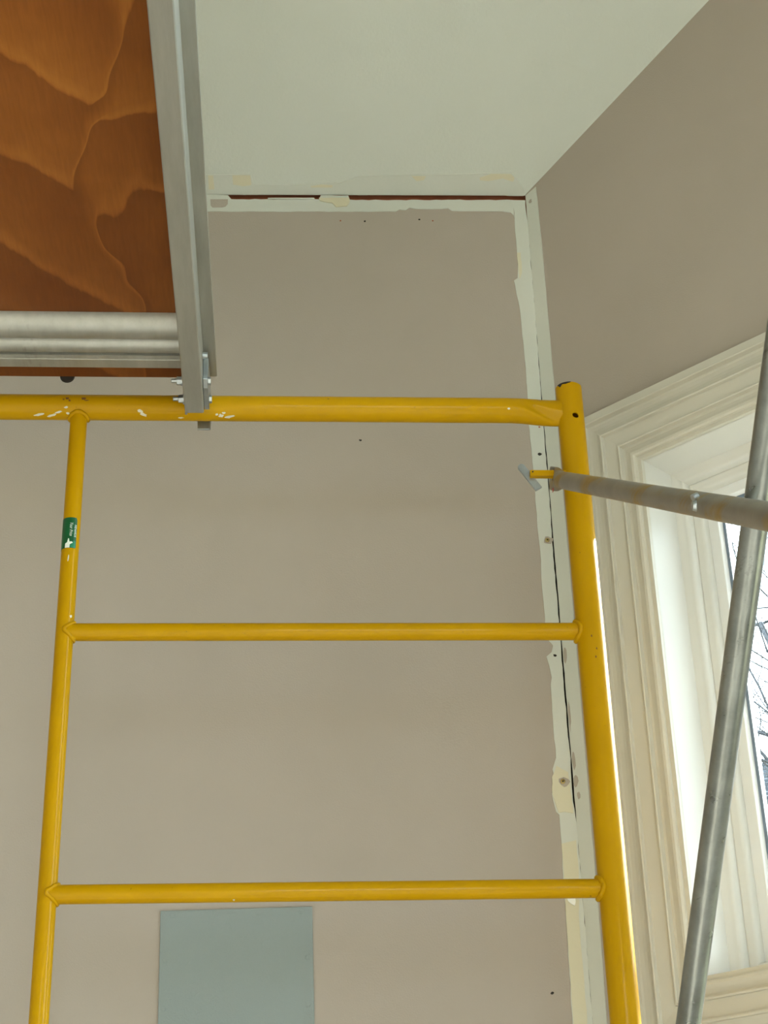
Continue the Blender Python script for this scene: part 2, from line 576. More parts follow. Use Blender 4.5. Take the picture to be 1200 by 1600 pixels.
added_window('added_window_side', PS, (0.15, 5.35, 0.25, 3.85), 'unseen wide three-light window in the side wall, added to brighten the room')  # out of view, added to light walls and ceiling from the side
added_window('added_window_front', PF, (0.15, 1.45, 0.25, 3.3), 'unseen three-light window opposite the scaffold, added to brighten the room')  # out of view, added as a second source for walls and ceiling
portal('portal_front', PF(0.8, -0.19, 1.775), (0, 1, 0), 1.3, 3.05)
portal('portal_side', PS(2.75, -0.19, 2.05), (-1, 0, 0), 5.2, 3.6)
portal('portal_bay', PA((S0 + S1) / 2, -0.238, (W0 + W1) / 2), NA, S1 - S0, W1 - W0)
portal('portal_bay_low', PA((S0 + S1) / 2, -0.238, 1.15), NA, S1 - S0, 1.4)

# ------------------------------------------------------------------ joint compound
MUD_LEFT = [(-0.026,3.7011),(-0.0276,3.6652),(-0.0268,3.5739),(-0.0301,3.5377),(-0.0379,3.5314),(-0.0361,3.5189),(-0.0302,3.4601),(-0.0296,3.3993),(-0.0283,3.3617),(-0.0284,3.2922),(-0.0281,3.2587),(-0.0297,3.1798),(-0.0288,3.1277),(-0.0282,3.0476),(-0.0288,2.9854),(-0.0271,2.9243),(-0.0288,2.85),(-0.0279,2.7787),(-0.025,2.7473),(-0.0171,2.736),(-0.0203,2.7236),(-0.0308,2.7145),(-0.0268,2.6978),(-0.0239,2.6745),(-0.0264,2.6623),(-0.0277,2.5914),(-0.027,2.5254),(-0.0353,2.5035),(-0.0314,2.4884),(-0.0396,2.4599),(-0.0342,2.428),(-0.029,2.4234),(-0.0291,2.3931),(-0.0308,2.317),(-0.0307,2.2662),(-0.0318,2.2163),(-0.0326,2.1516),(-0.0337,2.0753)]
CRACK = [(0.006,3.7424),(0.0076,3.7061),(0.0039,3.593),(0.0025,3.5142),(0.0037,3.4755),(0.0041,3.4068),(0.0035,3.3617),(0.0033,3.2877),(0.0007,3.1982),(0.0004,3.1585),(0.0011,3.1164),(0.001,3.0817),(0.0004,3.0406),(0.0008,2.9798),(0,2.9359),(-0.0003,2.8679),(-0.0008,2.8025),(-0,2.747),(-0.0003,2.6975),(-0.0011,2.6125),(-0.0018,2.5543),(-0.0017,2.5181),(-0.0017,2.4891),(-0,2.4547),(-0.0008,2.4039),(0.0005,2.3516),(-0.0001,2.27),(-0.0003,2.2094),(-0.0009,2.151),(-0.0015,2.0746)]


def sheet(name, pts, frame, th, material, parent):
    """thin plaster skin: ngon outline, real thickness, triangulated"""
    bm = bmesh.new()
    vs_ = [bm.verts.new(frame(u, th, z)) for u, z in pts]
    f_ = bm.faces.new(vs_)
    r_ = bmesh.ops.extrude_face_region(bm, geom=[f_])
    nv = [g for g in r_['geom'] if isinstance(g, bmesh.types.BMVert)]
    for vtx, (u, z) in zip(nv, pts):
        pass
    back = frame(0, 0, 0) - frame(0, th, 0)
    for vtx in nv:
        vtx.co += back
    bmesh.ops.triangulate(bm, faces=[q for q in bm.faces if len(q.verts) > 4])
    bmesh.ops.recalc_face_normals(bm, faces=bm.faces)
    me = bpy.data.meshes.new(name)
    bm.to_mesh(me)
    bm.free()
    me.materials.append(material)
    o = bpy.data.objects.new(name, me)
    COL.objects.link(o)
    o.parent = parent
    return o


def jag(pts, amp, step=0.012, seed=1):
    rng = random.Random(seed)
    out = []
    for (a0, a1), (b0, b1) in zip(pts[:-1], pts[1:]):
        n = max(1, int(math.hypot(b0 - a0, b1 - a1) / step))
        for k in range(n):
            t = k / n
            j = amp if 0 < k else amp * 0.3
            out.append((a0 + (b0 - a0) * t + rng.uniform(-j, j), a1 + (b1 - a1) * t + rng.uniform(-j, j)))
    out.append(pts[-1])
    return out


# crack half-widths by height (metres): back-wall side recess
def crack_w(z):
    tab = [(1.9, 0.0012), (2.30, 0.0006), (2.42, 0.0012), (2.45, 0.0042), (2.50, 0.0036), (2.53, 0.0014), (2.56, 0.0030), (2.70, 0.0034), (2.85, 0.0030), (2.90, 0.0040),
           (2.97, 0.0026), (3.10, 0.0022), (3.20, 0.0020), (3.40, 0.0012), (3.47, 0.0004), (3.56, 0.0010), (3.68, 0.0004), (3.70, 0.0028), (3.75, 0.0014)]
    for (a0, w0), (a1, w1) in zip(tab[:-1], tab[1:]):
        if a0 <= z <= a1:
            return w0 + (w1 - w0) * (z - a0) / (a1 - a0)
    return 0.001


rng = random.Random(3)
right_edge = []
z = 1.9
while z < 3.731:
    right_edge.append((-max(0.0002, crack_w(z) + rng.uniform(-0.0007, 0.0007)), z))
    z += 0.013
left_edge = jag([(-0.034, 1.9)] + MUD_LEFT[::-1], 0.0007, 0.015, 5)
vert = [(u, z) for u, z in right_edge] + [(-0.002, 3.7330), (-0.03, 3.7335)] + [(u, z) for u, z in left_edge[::-1] if z < 3.702]
sheet('joint_compound', vert, PB, 0.0016, M['mud'], wall_back)
low = jag([(-1.6, 3.703), (-0.657, 3.7028), (-0.53, 3.7031), (-0.35, 3.7036), (-0.272, 3.7038), (-0.264, 3.7087), (-0.251, 3.7071), (-0.243, 3.7137), (-0.23, 3.7104),
           (-0.177, 3.7106), (-0.163, 3.7122), (-0.156, 3.7057), (-0.05, 3.7046), (-0.034, 3.7015), (-0.0285, 3.695), (-0.0275, 3.688)], 0.0006, 0.02, 8)
hi = jag([(-0.0275, 3.7340), (-0.15, 3.7338), (-0.30, 3.7330), (-0.366, 3.7335), (-0.369, 3.7445), (-0.425, 3.7455), (-0.43, 3.7345), (-0.50, 3.7335), (-0.61, 3.7345), (-0.617, 3.7445), (-0.66, 3.746), (-1.6, 3.744)], 0.0010, 0.012, 9)
sheet('joint_compound', low + hi, PB, 0.0014, M['mud'], wall_back)
# loose paper and thick smear left at the joint
sheet('tape_scrap', jag([(-0.43, 3.737), (-0.368, 3.7375), (-0.366, 3.728), (-0.372, 3.716), (-0.395, 3.714), (-0.402, 3.724), (-0.428, 3.73), (-0.43, 3.737)], 0.0008, 0.012, 2)[:-1], PB, 0.0034, M['mud_cream'], wall_back)
sheet('tape_scrap', [(-0.535, 3.737), (-0.44, 3.7375), (-0.438, 3.7335), (-0.535, 3.7345)], PB, 0.0028, M['mud'], wall_back)
sheet('bare_paint_patch', [(-0.653, 3.7335), (-0.617, 3.7335), (-0.617, 3.722), (-0.621, 3.7155), (-0.628, 3.713), (-0.648, 3.7128), (-0.652, 3.718)], PB, 0.0020, M['wall'], wall_back)
# cream smears down the corner
sheet('cream_smear', jag([(-0.0275, 3.60), (-0.020, 3.60), (-0.0205, 3.55), (-0.026, 3.535), (-0.0275, 3.56), (-0.0275, 3.60)], 0.0006, 0.012, 4)[:-1], PB, 0.0020, M['mud_cream'], wall_back)
sheet('cream_smear', jag([(-0.0295, 2.372), (-0.004, 2.378), (-0.0035, 2.33), (-0.006, 2.285), (-0.010, 2.25), (-0.010, 2.18), (-0.009, 1.95), (-0.033, 1.95), (-0.0315, 2.20), (-0.030, 2.30), (-0.0295, 2.372)], 0.0006, 0.02, 6)[:-1], PB, 0.0024, M['mud_cream'], wall_back)
sheet('cream_smear', jag([(-0.037, 2.49), (-0.028, 2.51), (-0.008, 2.498), (-0.006, 2.455), (-0.0055, 2.425), (-0.020, 2.428), (-0.030, 2.426), (-0.0385, 2.458), (-0.037, 2.49)], 0.0009, 0.01, 7)[:-1], PB, 0.0030, M['mud_cream'], wall_back)
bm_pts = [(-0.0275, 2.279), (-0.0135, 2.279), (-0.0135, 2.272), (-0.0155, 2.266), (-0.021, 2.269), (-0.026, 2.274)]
sheet('painted_glint', bm_pts, PB, 0.0045, M['glint_white'], wall_back)  # light reflected off the rung, painted as a raised white patch
# angled wall strip
ang_r = jag([(0.029, 1.9), (0.0282, 2.07), (0.0302, 2.17), (0.031, 2.6), (0.0315, 3.0), (0.0321, 3.29), (0.032, 3.376), (0.0316, 3.46), (0.0313, 3.53), (0.0316, 3.57), (0.0300, 3.70), (0.029, 3.752)], 0.0004, 0.03, 12)
ang_l = []
z = 3.745
while z > 1.9:
    ang_l.append((0.0004 + max(0, rng.uniform(-0.0009, 0.0009)), z))
    z -= 0.014
sheet('joint_compound', ang_r + ang_l, PA, 0.0015, M['mud'], wall_right)
for (s, z, a_, b2) in ((0.006, 2.716, 0.0045, 0.017), (0.004, 2.60, 0.003, 0.03), (0.006, 2.48, 0.006, 0.012), (0.010, 2.455, 0.004, 0.008), (0.012, 3.724, 0.005, 0.006), (0.006, 2.52, 0.004, 0.02)):
    pts = [(s + a_ * math.cos(t) * rng.uniform(0.6, 1.1), z + b2 * math.sin(t) * rng.uniform(0.6, 1.1)) for t in [k * math.pi / 5 for k in range(10)]]
    sheet('chipped_spot', pts, PA, 0.0019, M['wall'], wall_right)
# ceiling strip
cpts = [(-1.6, 0.036), (-0.6605, 0.0374), (-0.569, 0.0377), (-0.5642, 0.0195), (-0.5064, 0.0172), (-0.434, 0.0198), (-0.4115, 0.0235), (-0.3878, 0.0212), (-0.3484, 0.0347), (-0.2429, 0.0374),
        (-0.0976, 0.0415), (-0.0313, 0.0417), (-0.0198, 0.0295), (-0.001, 0.004)]


def PCf(u, th, v_):
    return PC(u, v_, th)


sheet('joint_compound', jag(cpts, 0.0007, 0.02, 14) + jag([(-0.004, -0.0015), (-0.10, 0.0005), (-0.36, -0.0005), (-0.43, 0.001), (-0.5, -0.0005), (-1.6, 0.0)], 0.0008, 0.014, 15), PCf, 0.0015, M['mud'], ceiling)
for q in ([(-0.6566, 0.0362), (-0.646, 0.036), (-0.6447, 0.0095), (-0.656, 0.0095)], [(-0.6069, 0.0366), (-0.570, 0.0366), (-0.5683, 0.018), (-0.585, 0.0158), (-0.606, 0.019)],
          [(-0.4471, 0.016), (-0.425, 0.0195), (-0.401, 0.018), (-0.402, 0.0138), (-0.445, 0.0138)], [(-0.239, 0.036), (-0.2095, 0.036), (-0.213, 0.0285), (-0.228, 0.0265)],
          [(-0.0976, 0.0335), (-0.075, 0.0405), (-0.0335, 0.0405), (-0.0255, 0.0335), (-0.028, 0.0258), (-0.05, 0.032), (-0.08, 0.027), (-0.097, 0.0285)]):
    sheet('cream_patch', q, PCf, 0.0019, M['mud_cream'], ceiling)


# screws, dents and pock marks
def disc(frame, u, z, r, h0, h1, seg=12, dome=0.0):
    mb = MB()
    ring0 = [frame(u + r * math.cos(2 * math.pi * k / seg), h0, z + r * math.sin(2 * math.pi * k / seg)) for k in range(seg)]
    ring1 = [frame(u + r * math.cos(2 * math.pi * k / seg), h1, z + r * math.sin(2 * math.pi * k / seg)) for k in range(seg)]
    ring2 = [frame(u + .55 * r * math.cos(2 * math.pi * k / seg), h1 + dome, z + .55 * r * math.sin(2 * math.pi * k / seg)) for k in range(seg)]
    return mb.rings([ring0, ring1, ring2])


for u, z, r in ((-0.0124, 2.9466, 0.0042), (-0.0191, 2.4813, 0.0045)):
    pts = [(u + 0.002 + r * 2.2 * math.cos(t) * rng.uniform(0.75, 1.2), z + r * 1.9 * math.sin(t) * rng.uniform(0.75, 1.2)) for t in [k * math.pi / 6 for k in range(12)]]
    sheet('screw_pocket', pts, PB, 0.0021 if z > 2.6 else 0.0034, M['wall'], wall_back)
    s_ = disc(PB, u, z, r, 0.0, 0.0040, 12, 0.0006).build('drywall_screw', M['brass'], wall_back, smooth=True)
    disc(PB, u, z, r * 0.38, 0.003, 0.0048, 4).build('drive_recess', M['dark'], s_)
for u, z, r in ((-0.3557, 3.163, 0.0022), (-0.386, 3.6807, 0.0018), (-0.3361, 3.6792, 0.0022), (-0.2241, 3.6843, 0.0022), (-0.1965, 3.6811, 0.0016), (-0.0631, 2.1245, 0.0024), (-0.0151, 2.7161, 0.003),
                (-0.014, 3.13, 0.003), (-0.010, 3.19, 0.002)):
    pts = [(u + r * 1.3 * math.cos(t) * rng.uniform(0.5, 1.2), z + r * math.sin(t) * rng.uniform(0.5, 1.2)) for t in [k * math.pi / 4 for k in range(8)]]
    sheet('pock_mark', pts, PB, 0.0008 if u < -0.05 else 0.0019, M['dark'] if r > 0.0021 else M['framing'], wall_back)

# ------------------------------------------------------------------ blue-grey wall panel
TL, TR = (-0.704, 2.2692), (-0.4534, 2.2722)
panel = empty('access_panel', PB(-0.58, 0.002, 1.93), 'blue-grey square cover panel screwed to the wall below the lowest rung', 'panel')
ang = math.atan2(TR[1] - TL[1], TR[0] - TL[0])


def PP(a_, h, b2):
    u = TL[0] + a_ * math.cos(ang) + b2 * math.sin(ang)
    z_ = TL[1] + a_ * math.sin(ang) - b2 * math.cos(ang)
    return PB(u, h, z_)


MB().box((0, 0.0005, 0), (0.2506, 0.0045, 0.34), PP).build('plate', M['panel'], panel, bevel=0.0008)
for a_, b2 in ((0.020, 0.0075), (0.0905, 0.0075), (0.1615, 0.0082), (0.2325, 0.0082), (0.0095, 0.081), (0.2415, 0.0835), (0.2405, 0.159), (0.0085, 0.158), (0.24, 0.24), (0.0085, 0.24)):
    s_ = disc(lambda u, h, z_: PP(u, h, z_), a_, b2, 0.0042, 0.0040, 0.0056, 14, 0.0003).build('screw_head', M['panel'], panel, smooth=True, auto=50)

# ------------------------------------------------------------------ scaffold end frame
XP, XL, YF = 0.4965, -0.328, 2.396
RP, RR, RL, RG = 0.0222, 0.0215, 0.0139, 0.0140
ZR, ZTOP = 3.0230, 3.0685
XLP = XP - 1.524
RUNGS = [2.6178 - 0.4095 * k for k in range(6)]
frame = empty('scaffold_frame', (XP - 0.76, YF, 0), 'yellow painted tubular scaffold end frame with ladder rungs in front of the wall', 'scaffold')


def eval_bool(o, cutters):
    for c_ in cutters:
        md = o.modifiers.new('cut', 'BOOLEAN')
        md.object = c_
        md.operation = 'DIFFERENCE'
        md.solver = 'EXACT'
    dg = bpy.context.evaluated_depsgraph_get()
    dg.update()
    me = bpy.data.meshes.new_from_object(o.evaluated_get(dg))
    o.modifiers.clear()
    old = o.data
    o.data = me
    bpy.data.meshes.remove(old)
    for c_ in cutters:
        bpy.data.objects.remove(c_, do_unlink=True)


def ring_pts(cx, cy, z, r, seg=40):
    return [(cx + r * math.cos(2 * math.pi * k / seg), cy + r * math.sin(2 * math.pi * k / seg), z) for k in range(seg)]


def hollow_post(x, y, z0, z1, r, t=0.0028):
    zs = [z0 + (z1 - z0) * k / 8 for k in range(9)]
    rr = [ring_pts(x, y, q, r) for q in zs[:-1]] + [ring_pts(x, y, z1 - 0.001, r), ring_pts(x, y, z1, r - 0.0008), ring_pts(x, y, z1, r - t), ring_pts(x, y, z1 - 0.10, r - t)]
    return MB().rings(rr)


def post(x):
    o = hollow_post(x, YF, 0.0, ZTOP, RP).build('post', M['yellow'], frame)
    zh = 3.0025
    az = math.radians(-90 + 10)
    d = Vector((math.cos(az), math.sin(az), 0))
    c_ = MB().tube([Vector((x, YF, zh)) - d * 0.0, Vector((x, YF, zh)) + d * 0.05], 0.0056, 20).build('cutter', M['dark'])
    eval_bool(o, [c_])
    for p in o.data.polygons:
        p.use_smooth = True
    o.data.set_sharp_from_angle(angle=math.radians(35))
    return o


post(XP)
post(XLP)
# top rail, crimped flat where it meets each post
def rail():
    seg = 40
    rings = []
    xs = [XLP + 0.0150, XLP + 0.03, XLP + 0.05, XLP + 0.07, XLP + 0.09] + [XLP + 0.12 + (0.385 - XLP - 0.12) * k / 20 for k in range(21)] + \
         [0.392, 0.399, 0.406, 0.413, 0.420, 0.427, 0.434, 0.441, 0.448, 0.455, 0.462, 0.470, 0.480]
    for x in xs:
        dmin = min(abs(x - XP), abs(x - XLP))
        t = max(0.0, min(1.0, (0.105 - dmin) / 0.075))
        t = t * t * (3 - 2 * t)
        rz = RR + 0.0026 * t
        ry = RR - 0.0050 * t
        ring = []
        for k in range(seg):
            a_ = 2 * math.pi * k / seg
            cy, cz = math.cos(a_), math.sin(a_)
            y = cy * ry
            z_ = cz * rz - 0.0048 * t
            # diagonal dent on the room side
            if cy < 0:
                g = (cz - (0.55 - 1.35 * (x - 0.40) / 0.07))
                y += 0.0095 * t * math.exp(-(g / 0.33) ** 2) * (-cy) ** 0.5
                g2 = (cz + 0.25 + 0.55 * (x - 0.40) / 0.07)
                y -= 0.0022 * t * math.exp(-(g2 / 0.16) ** 2)
            ring.append((x, YF + y, ZR + z_))
        rings.append(ring)
    return MB().rings(rings).build('top_rail', M['yellow'], frame, smooth=True, auto=50)


rail()


def weld(kind, cx, cy, cz, R, r, side, wr=0.0038, seed=0):
    """bead along the saddle where a tube of radius r meets a tube of radius R.
    kind 'x': horizontal tube along X joins a vertical post; kind 'z': vertical tube joins the rail from below"""
    rg = random.Random(seed)
    pts, rad = [], []
    n = 36
    for k in range(n):
        t = 2 * math.pi * k / n
        a_, b2 = (r + 0.0012) * math.cos(t), (r + 0.0012) * math.sin(t)
        d = math.sqrt(max(R * R - a_ * a_, 1e-9))
        if kind == 'x':
            pts.append((cx + side * (d + 0.0010), cy + a_, cz + b2))
        else:
            pts.append((cx + b2, cy + a_, cz + side * (d + 0.0010)))
        rad.append(wr * rg.uniform(0.8, 1.2))
    return MB().tube(pts, rad, 8, closed=True).build('weld_bead', M['yellow'], frame, smooth=True, auto=80)


# ladder leg, rungs, welds
MB().tube([(XL, YF, 0.25 + (ZR - 0.012 - 0.25) * k / 8) for k in range(9)], RL, 32).build('ladder_leg', M['yellow'], frame, smooth=True)
weld('z', XL, YF, ZR, RR, RL, -1, 0.0036, 3)
for i, z in enumerate(RUNGS):
    MB().tube([(XL + 0.004 + (XP - 0.014 - XL) * k / 8, YF, z) for k in range(9)], RG, 32).build('rung', M['yellow'], frame, smooth=True)
    weld('x', XL, YF, z, RL, RG * 0.93, 1, 0.0034, 10 + i)
    weld('x', XP, YF, z, RP, RG, -1, 0.0042, 30 + i)
MB().tube([(XLP, YF, 0.6), (XL, YF, 0.6)], RG, 24).build('stretcher', M['yellow'], frame, smooth=True)


# patches that follow a tube: a = angle (deg, 0 = towards the camera, + = up / right), l = position along the tube
def tube_patch(name, material, axis, c0, R, poly, th=0.0004, sub=0.002, parent=None):
    bm = bmesh.new()
    vs_ = [bm.verts.new((a_ * math.pi / 180 * R, l, 0)) for a_, l in poly]
    bm.faces.new(vs_)
    bmesh.ops.triangulate(bm, faces=bm.faces[:])
    for _ in range(8):
        es = [e for e in bm.edges if abs(e.verts[0].co.x - e.verts[1].co.x) > sub * 1.5]
        if not es:
            break
        bmesh.ops.subdivide_edges(bm, edges=es, cuts=1)
        bmesh.ops.triangulate(bm, faces=[q for q in bm.faces if len(q.verts) > 3])
    faces = bm.faces[:]
    r_ = bmesh.ops.extrude_face_region(bm, geom=faces)
    top = set(g for g in r_['geom'] if isinstance(g, bmesh.types.BMVert))
    for vtx in bm.verts:
        an = vtx.co.x / R
        rad = R + (th if vtx in top else -0.0004)
        l = vtx.co.y
        if axis == 'X':
            vtx.co = Vector((l, c0[0] - rad * math.cos(an), c0[1] + rad * math.sin(an)))
        else:
            vtx.co = Vector((c0[0] + rad * math.sin(an), c0[1] - rad * math.cos(an), l))
    bmesh.ops.recalc_face_normals(bm, faces=bm.faces)
    me = bpy.data.meshes.new(name)
    bm.to_mesh(me)
    bm.free()
    me.materials.append(material)
    o = bpy.data.objects.new(name, me)
    COL.objects.link(o)
    o.parent = parent or frame
    o.matrix_parent_inverse = (parent or frame).matrix_basis.inverted()
    return o


def blob(a0, l0, da_, dl, n=11, seed=0, skew=0.0):
    rg = random.Random(seed)
    return [(a0 + da_ * math.sin(2 * math.pi * k / n) * (q := rg.uniform(0.6, 1.15)), l0 + dl * math.cos(2 * math.pi * k / n) * q + skew * math.sin(2 * math.pi * k / n)) for k in range(n)]


RC = (YF, ZR)
for i, (l, a_, dl, da_, sk) in enumerate(((-0.392, -66, 0.008, 9, 0.005), (-0.372, -70, 0.006, 10, 0.006), (-0.360, -52, 0.005, 7, 0.004), (-0.348, -30, 0.0035, 5, 0.001), (-0.226, -46, 0.004, 11, -0.003), (-0.221, -62, 0.005, 11, -0.003),
                                          (-0.093, -64, 0.0045, 9, 0.0), (-0.100, -58, 0.003, 5, 0.0), (-0.080, -70, 0.009, 9, 0.004), (-0.088, -50, 0.0035, 5, 0.0), (-0.160, -78, 0.005, 5, 0.0), (0.388, -22, 0.0025, 5, 0.0), (-0.345, -58, 0.003, 6, 0.0))):
    tube_patch('paint_chip', M['chip'], 'X', RC, RR, blob(a_, l, da_, dl, 11, 100 + i, sk))
for i, (l, a_, dl, da_) in enumerate(((-0.346, 12, 0.004, 8), (-0.342, 2, 0.002, 6), (-0.319, 12, 0.004, 9), (-0.352, 8, 0.002, 3), (-0.314, 2, 0.005, 3))):
    tube_patch('rust_spot', M['rust'], 'X', RC, RR, blob(a_, l, da_, dl, 11, 200 + i))
tube_patch('paint_chip', M['chip'], 'Z', (XL, YF), RL, blob(42, 2.640, 9, 0.003, 9, 301))
tube_patch('paint_chip', M['chip'], 'Z', (XL, YF), RL, blob(0, 2.738, 5, 0.006, 9, 302, 0.003))
for i, (a_, z) in enumerate(((2, 2.566), (8, 2.58), (-8, 2.601))):
    tube_patch('rust_spot', M['rust'], 'Z', (XP, YF), RP, blob(a_, z, 3.5, 0.0022, 9, 310 + i))
tube_patch('worn_rim', M['dark'], 'Z', (XP, YF), RP, [(-50, ZTOP - 0.0075), (-38, ZTOP - 0.0030), (-22, ZTOP - 0.0042), (-2, ZTOP - 0.0022), (2, ZTOP - 0.0004), (-22, ZTOP - 0.0004), (-50, ZTOP - 0.0004), (-66, ZTOP - 0.0010)])
tube_patch('paint_chip', M['chip'], 'X', (YF, RUNGS[1]), RG, blob(-62, -0.06, 7, 0.002, 9, 320))

# sticker on the ladder leg
st = tube_patch('sticker', M['sticker'], 'Z', (XL, YF), RL, [(-92, 2.757), (40, 2.757), (44, 2.759), (44, 2.807), (38, 2.811), (-92, 2.811)], 0.0004)
tube_patch('torn_paper', M['ink'], 'Z', (XL, YF), RL, [(-28, 2.7572), (2, 2.7572), (3, 2.7630), (22, 2.7660), (14, 2.7680), (0, 2.7675), (-4, 2.7730), (-9, 2.7735), (-14, 2.7665), (-27, 2.7645)], 0.0007, parent=st)
tube_patch('light_corner', M['sticker_light'], 'Z', (XL, YF), RL, [(4, 2.7573), (40, 2.7573), (41, 2.7690), (26, 2.7700), (18, 2.7665), (5, 2.7625)], 0.0006, parent=st)


def leg_text(body, size, a0, ztop, material, shear=0.0, squeeze=1.0):
    cu = bpy.data.curves.new('lettering', 'FONT')
    cu.body = body
    cu.size = size
    cu.shear = shear
    cu.resolution_u = 3
    t = bpy.data.objects.new('lettering', cu)
    COL.objects.link(t)
    dg = bpy.context.evaluated_depsgraph_get()
    dg.update()
    me = bpy.data.meshes.new_from_object(t.evaluated_get(dg))
    bpy.data.objects.remove(t, do_unlink=True)
    R = RL + 0.0007
    for vtx in me.vertices:
        # reads downwards, letter tops to the right
        an = math.radians(a0) + vtx.co.y / R
        vtx.co = Vector((XL + R * math.sin(an), YF - R * math.cos(an), ztop - vtx.co.x * squeeze))
    me.materials.clear()
    me.materials.append(material)
    o = bpy.data.objects.new('lettering', me)
    COL.objects.link(o)
    o.parent = st
    return o


leg_text('MENARDS', 0.0052, 27, 2.7982, M['ink'], 0, 0.93)
leg_text('Your Price', 0.0072, -2, 2.8025, M['ink'], 0.35, 0.78)

# brace pin with its gravity lock, on the inner side of the post
PZ = 2.8935
pin = MB().box((0.4165, YF - 0.0195, PZ - 0.0058), (0.476, YF - 0.0085, PZ + 0.0050)).build('lock_pin', M['yellow'], frame, bevel=0.0008)
MB().tube([(0.4205, YF - 0.0190, PZ + 0.0012), (0.4205, YF - 0.0202, PZ + 0.0012)], 0.0014, 10).build('pin_rivet', M['dark'], pin)
la, lb = Vector((0.4010, 0, 2.9140)), Vector((0.4305, 0, 2.8680))
ld = (lb - la).normalized()
ln = Vector((-ld.z, 0, ld.x))
hw = 0.0062
outl = []
L_ = (lb - la).length
for k in range(9):
    t = math.pi / 2 + math.pi * k / 8
    outl.append(la + ld * (hw + hw * math.cos(t)) + ln * hw * math.sin(t))
outl += [lb - ln * hw, lb + ln * hw]
MB().prism([(p.x, YF - 0.0105, p.z) for p in outl], [(p.x, YF - 0.0060, p.z) for p in outl]).build('gravity_lock', M['zinc'], frame, bevel=0.0006)

# ------------------------------------------------------------------ cross braces
XB = 0.4595
D_A = Vector((0, -1.033, -0.596)).normalized()
A0 = Vector((XB, 2.398, 2.8935))


def brace(name, p0, dvec, length, r, material, end_material, label):
    e_ = empty(name, p0, label, 'brace', None, 'galvanised cross braces on the right of the scaffold')
    side = Vector((1, 0, 0))
    up = side.cross(dvec).normalized()
    rings = []
    seg = 28
    st_ = [(-0.024, 1), (0.020, 1), (0.030, 0.9), (0.042, 0.6), (0.056, 0.25), (0.072, 0.0)]
    L = length
    st_ += [(0.2 + (L - 0.4) * k / 10, 0.0) for k in range(11)]
    st_ += [(L - 0.072, 0), (L - 0.056, 0.25), (L - 0.042, 0.6), (L - 0.030, 0.9), (L - 0.02, 1), (L + 0.022, 1)]
    for t, fl_ in st_:
        hx = r * (1 - fl_) + 0.0042 * fl_
        hu = r * (1 - fl_) + r * 1.42 * fl_
        ring = []
        for k in range(seg):
            a_ = 2 * math.pi * k / seg
            ca, sa = math.cos(a_), math.sin(a_)
            pw = 1 - 0.55 * fl_
            x_ = math.copysign(abs(ca) ** pw, ca) * hx
            u_ = math.copysign(abs(sa) ** pw, sa) * hu
            ring.append(p0 + dvec * t + side * x_ + up * u_)
        rings.append(ring)
    t_ = MB().rings(rings).build('tube', material, e_, smooth=True, auto=50)
    c_ = MB().box((p0.x - 0.03, p0.y - 0.0240, p0.z - 0.0078), (p0.x + 0.03, p0.y - 0.0050, p0.z + 0.0070)).build('cutter', M['dark'])
    eval_bool(t_, [c_])
    return e_


br_a = brace('cross_brace', A0, D_A, 3.4, 0.0142, M['galv_yellow'], None, 'grey brown brace tube pinned near the top of the yellow post, nearly level')
pv = A0 + D_A * 0.985
rv = MB().tube([pv + Vector((-0.0175, 0, 0)), pv + Vector((-0.0135, 0, 0)), pv + Vector((0.0, 0, 0))], [0.0050, 0.0062, 0.0062], 14).build('pivot_rivet', M['zinc'], br_a, smooth=True)
MB().tube([pv + Vector((-0.0160, 0.0, 0.009)), pv + Vector((-0.010, 0.0, 0.012))], 0.0045, 10).build('rivet_washer', M['zinc'], br_a, smooth=True)
MB().box((XB - 0.0048, A0.y - 0.006, A0.z - 0.026), (XB - 0.0040, A0.y + 0.000, A0.z - 0.020)).build('red_paint_mark', M['red'], br_a)
B0 = Vector((0.458, 2.400, 1.500))
D_B = Vector((0.0365, -1.0, 0.945)).normalized()
br_b = brace('cross_brace', B0, D_B, 3.4, 0.0142, M['galv'], None, 'scuffed grey brace tube slanting steeply across the window, behind the other brace')

# ------------------------------------------------------------------ plywood walkboard
X_L, X_M, X_R = -0.1510, -0.1200, -0.1000
ZB, ZT = 2.9930, 3.0650
YE, YN = 2.360, -0.65
wb = empty('walkboard', (-0.36, 1.0, ZB), 'plywood scaffold plank with aluminium side beam hooked over the yellow top rail', 'plank')
MB().box((-0.620, YN, ZT - 0.0005), (X_M + 0.004, YE + 0.006, ZT + 0.0115)).build('plywood_deck', M['ply'], wb)


def side_beam(sgn, xin):
    # sgn=+1: beam at the right of the board. Box section with an outward lip along its top
    def X(x):
        return x if sgn > 0 else -0.74 - x
    mb = MB()
    prof = [(X_L, ZB + 0.0015), (X_L + 0.0015, ZB), (X_M - 0.0015, ZB), (X_M, ZB + 0.0015), (X_M, ZT - 0.0015), (X_R - 0.0010, ZT - 0.0015), (X_R, ZT - 0.0005),
            (X_R, ZT + 0.003), (X_R - 0.001, ZT + 0.004), (X_M + 0.0045, ZT + 0.004), (X_M + 0.0045, ZT - 0.0012), (X_L, ZT - 0.0012)]
    ends = [YN, 0.5, 1.5, YE]
    rings = []
    for y in ends:
        rings.append([(X(x), y if not (y == YE and z_ < ZB + 0.002) else YE, z_) for x, z_ in prof])
    return mb.rings(rings).build('side_beam', M['alu'], wb, smooth=True, auto=30)


beam = side_beam(1, 0)
side_beam(-1, 0)
# thin foot of the side beam running past the cut end
MB().box((X_L, YE - 0.002, ZB), (X_L + 0.0035, YE + 0.006, ZB + 0.030)).build('beam_flange', M['alu'], wb)


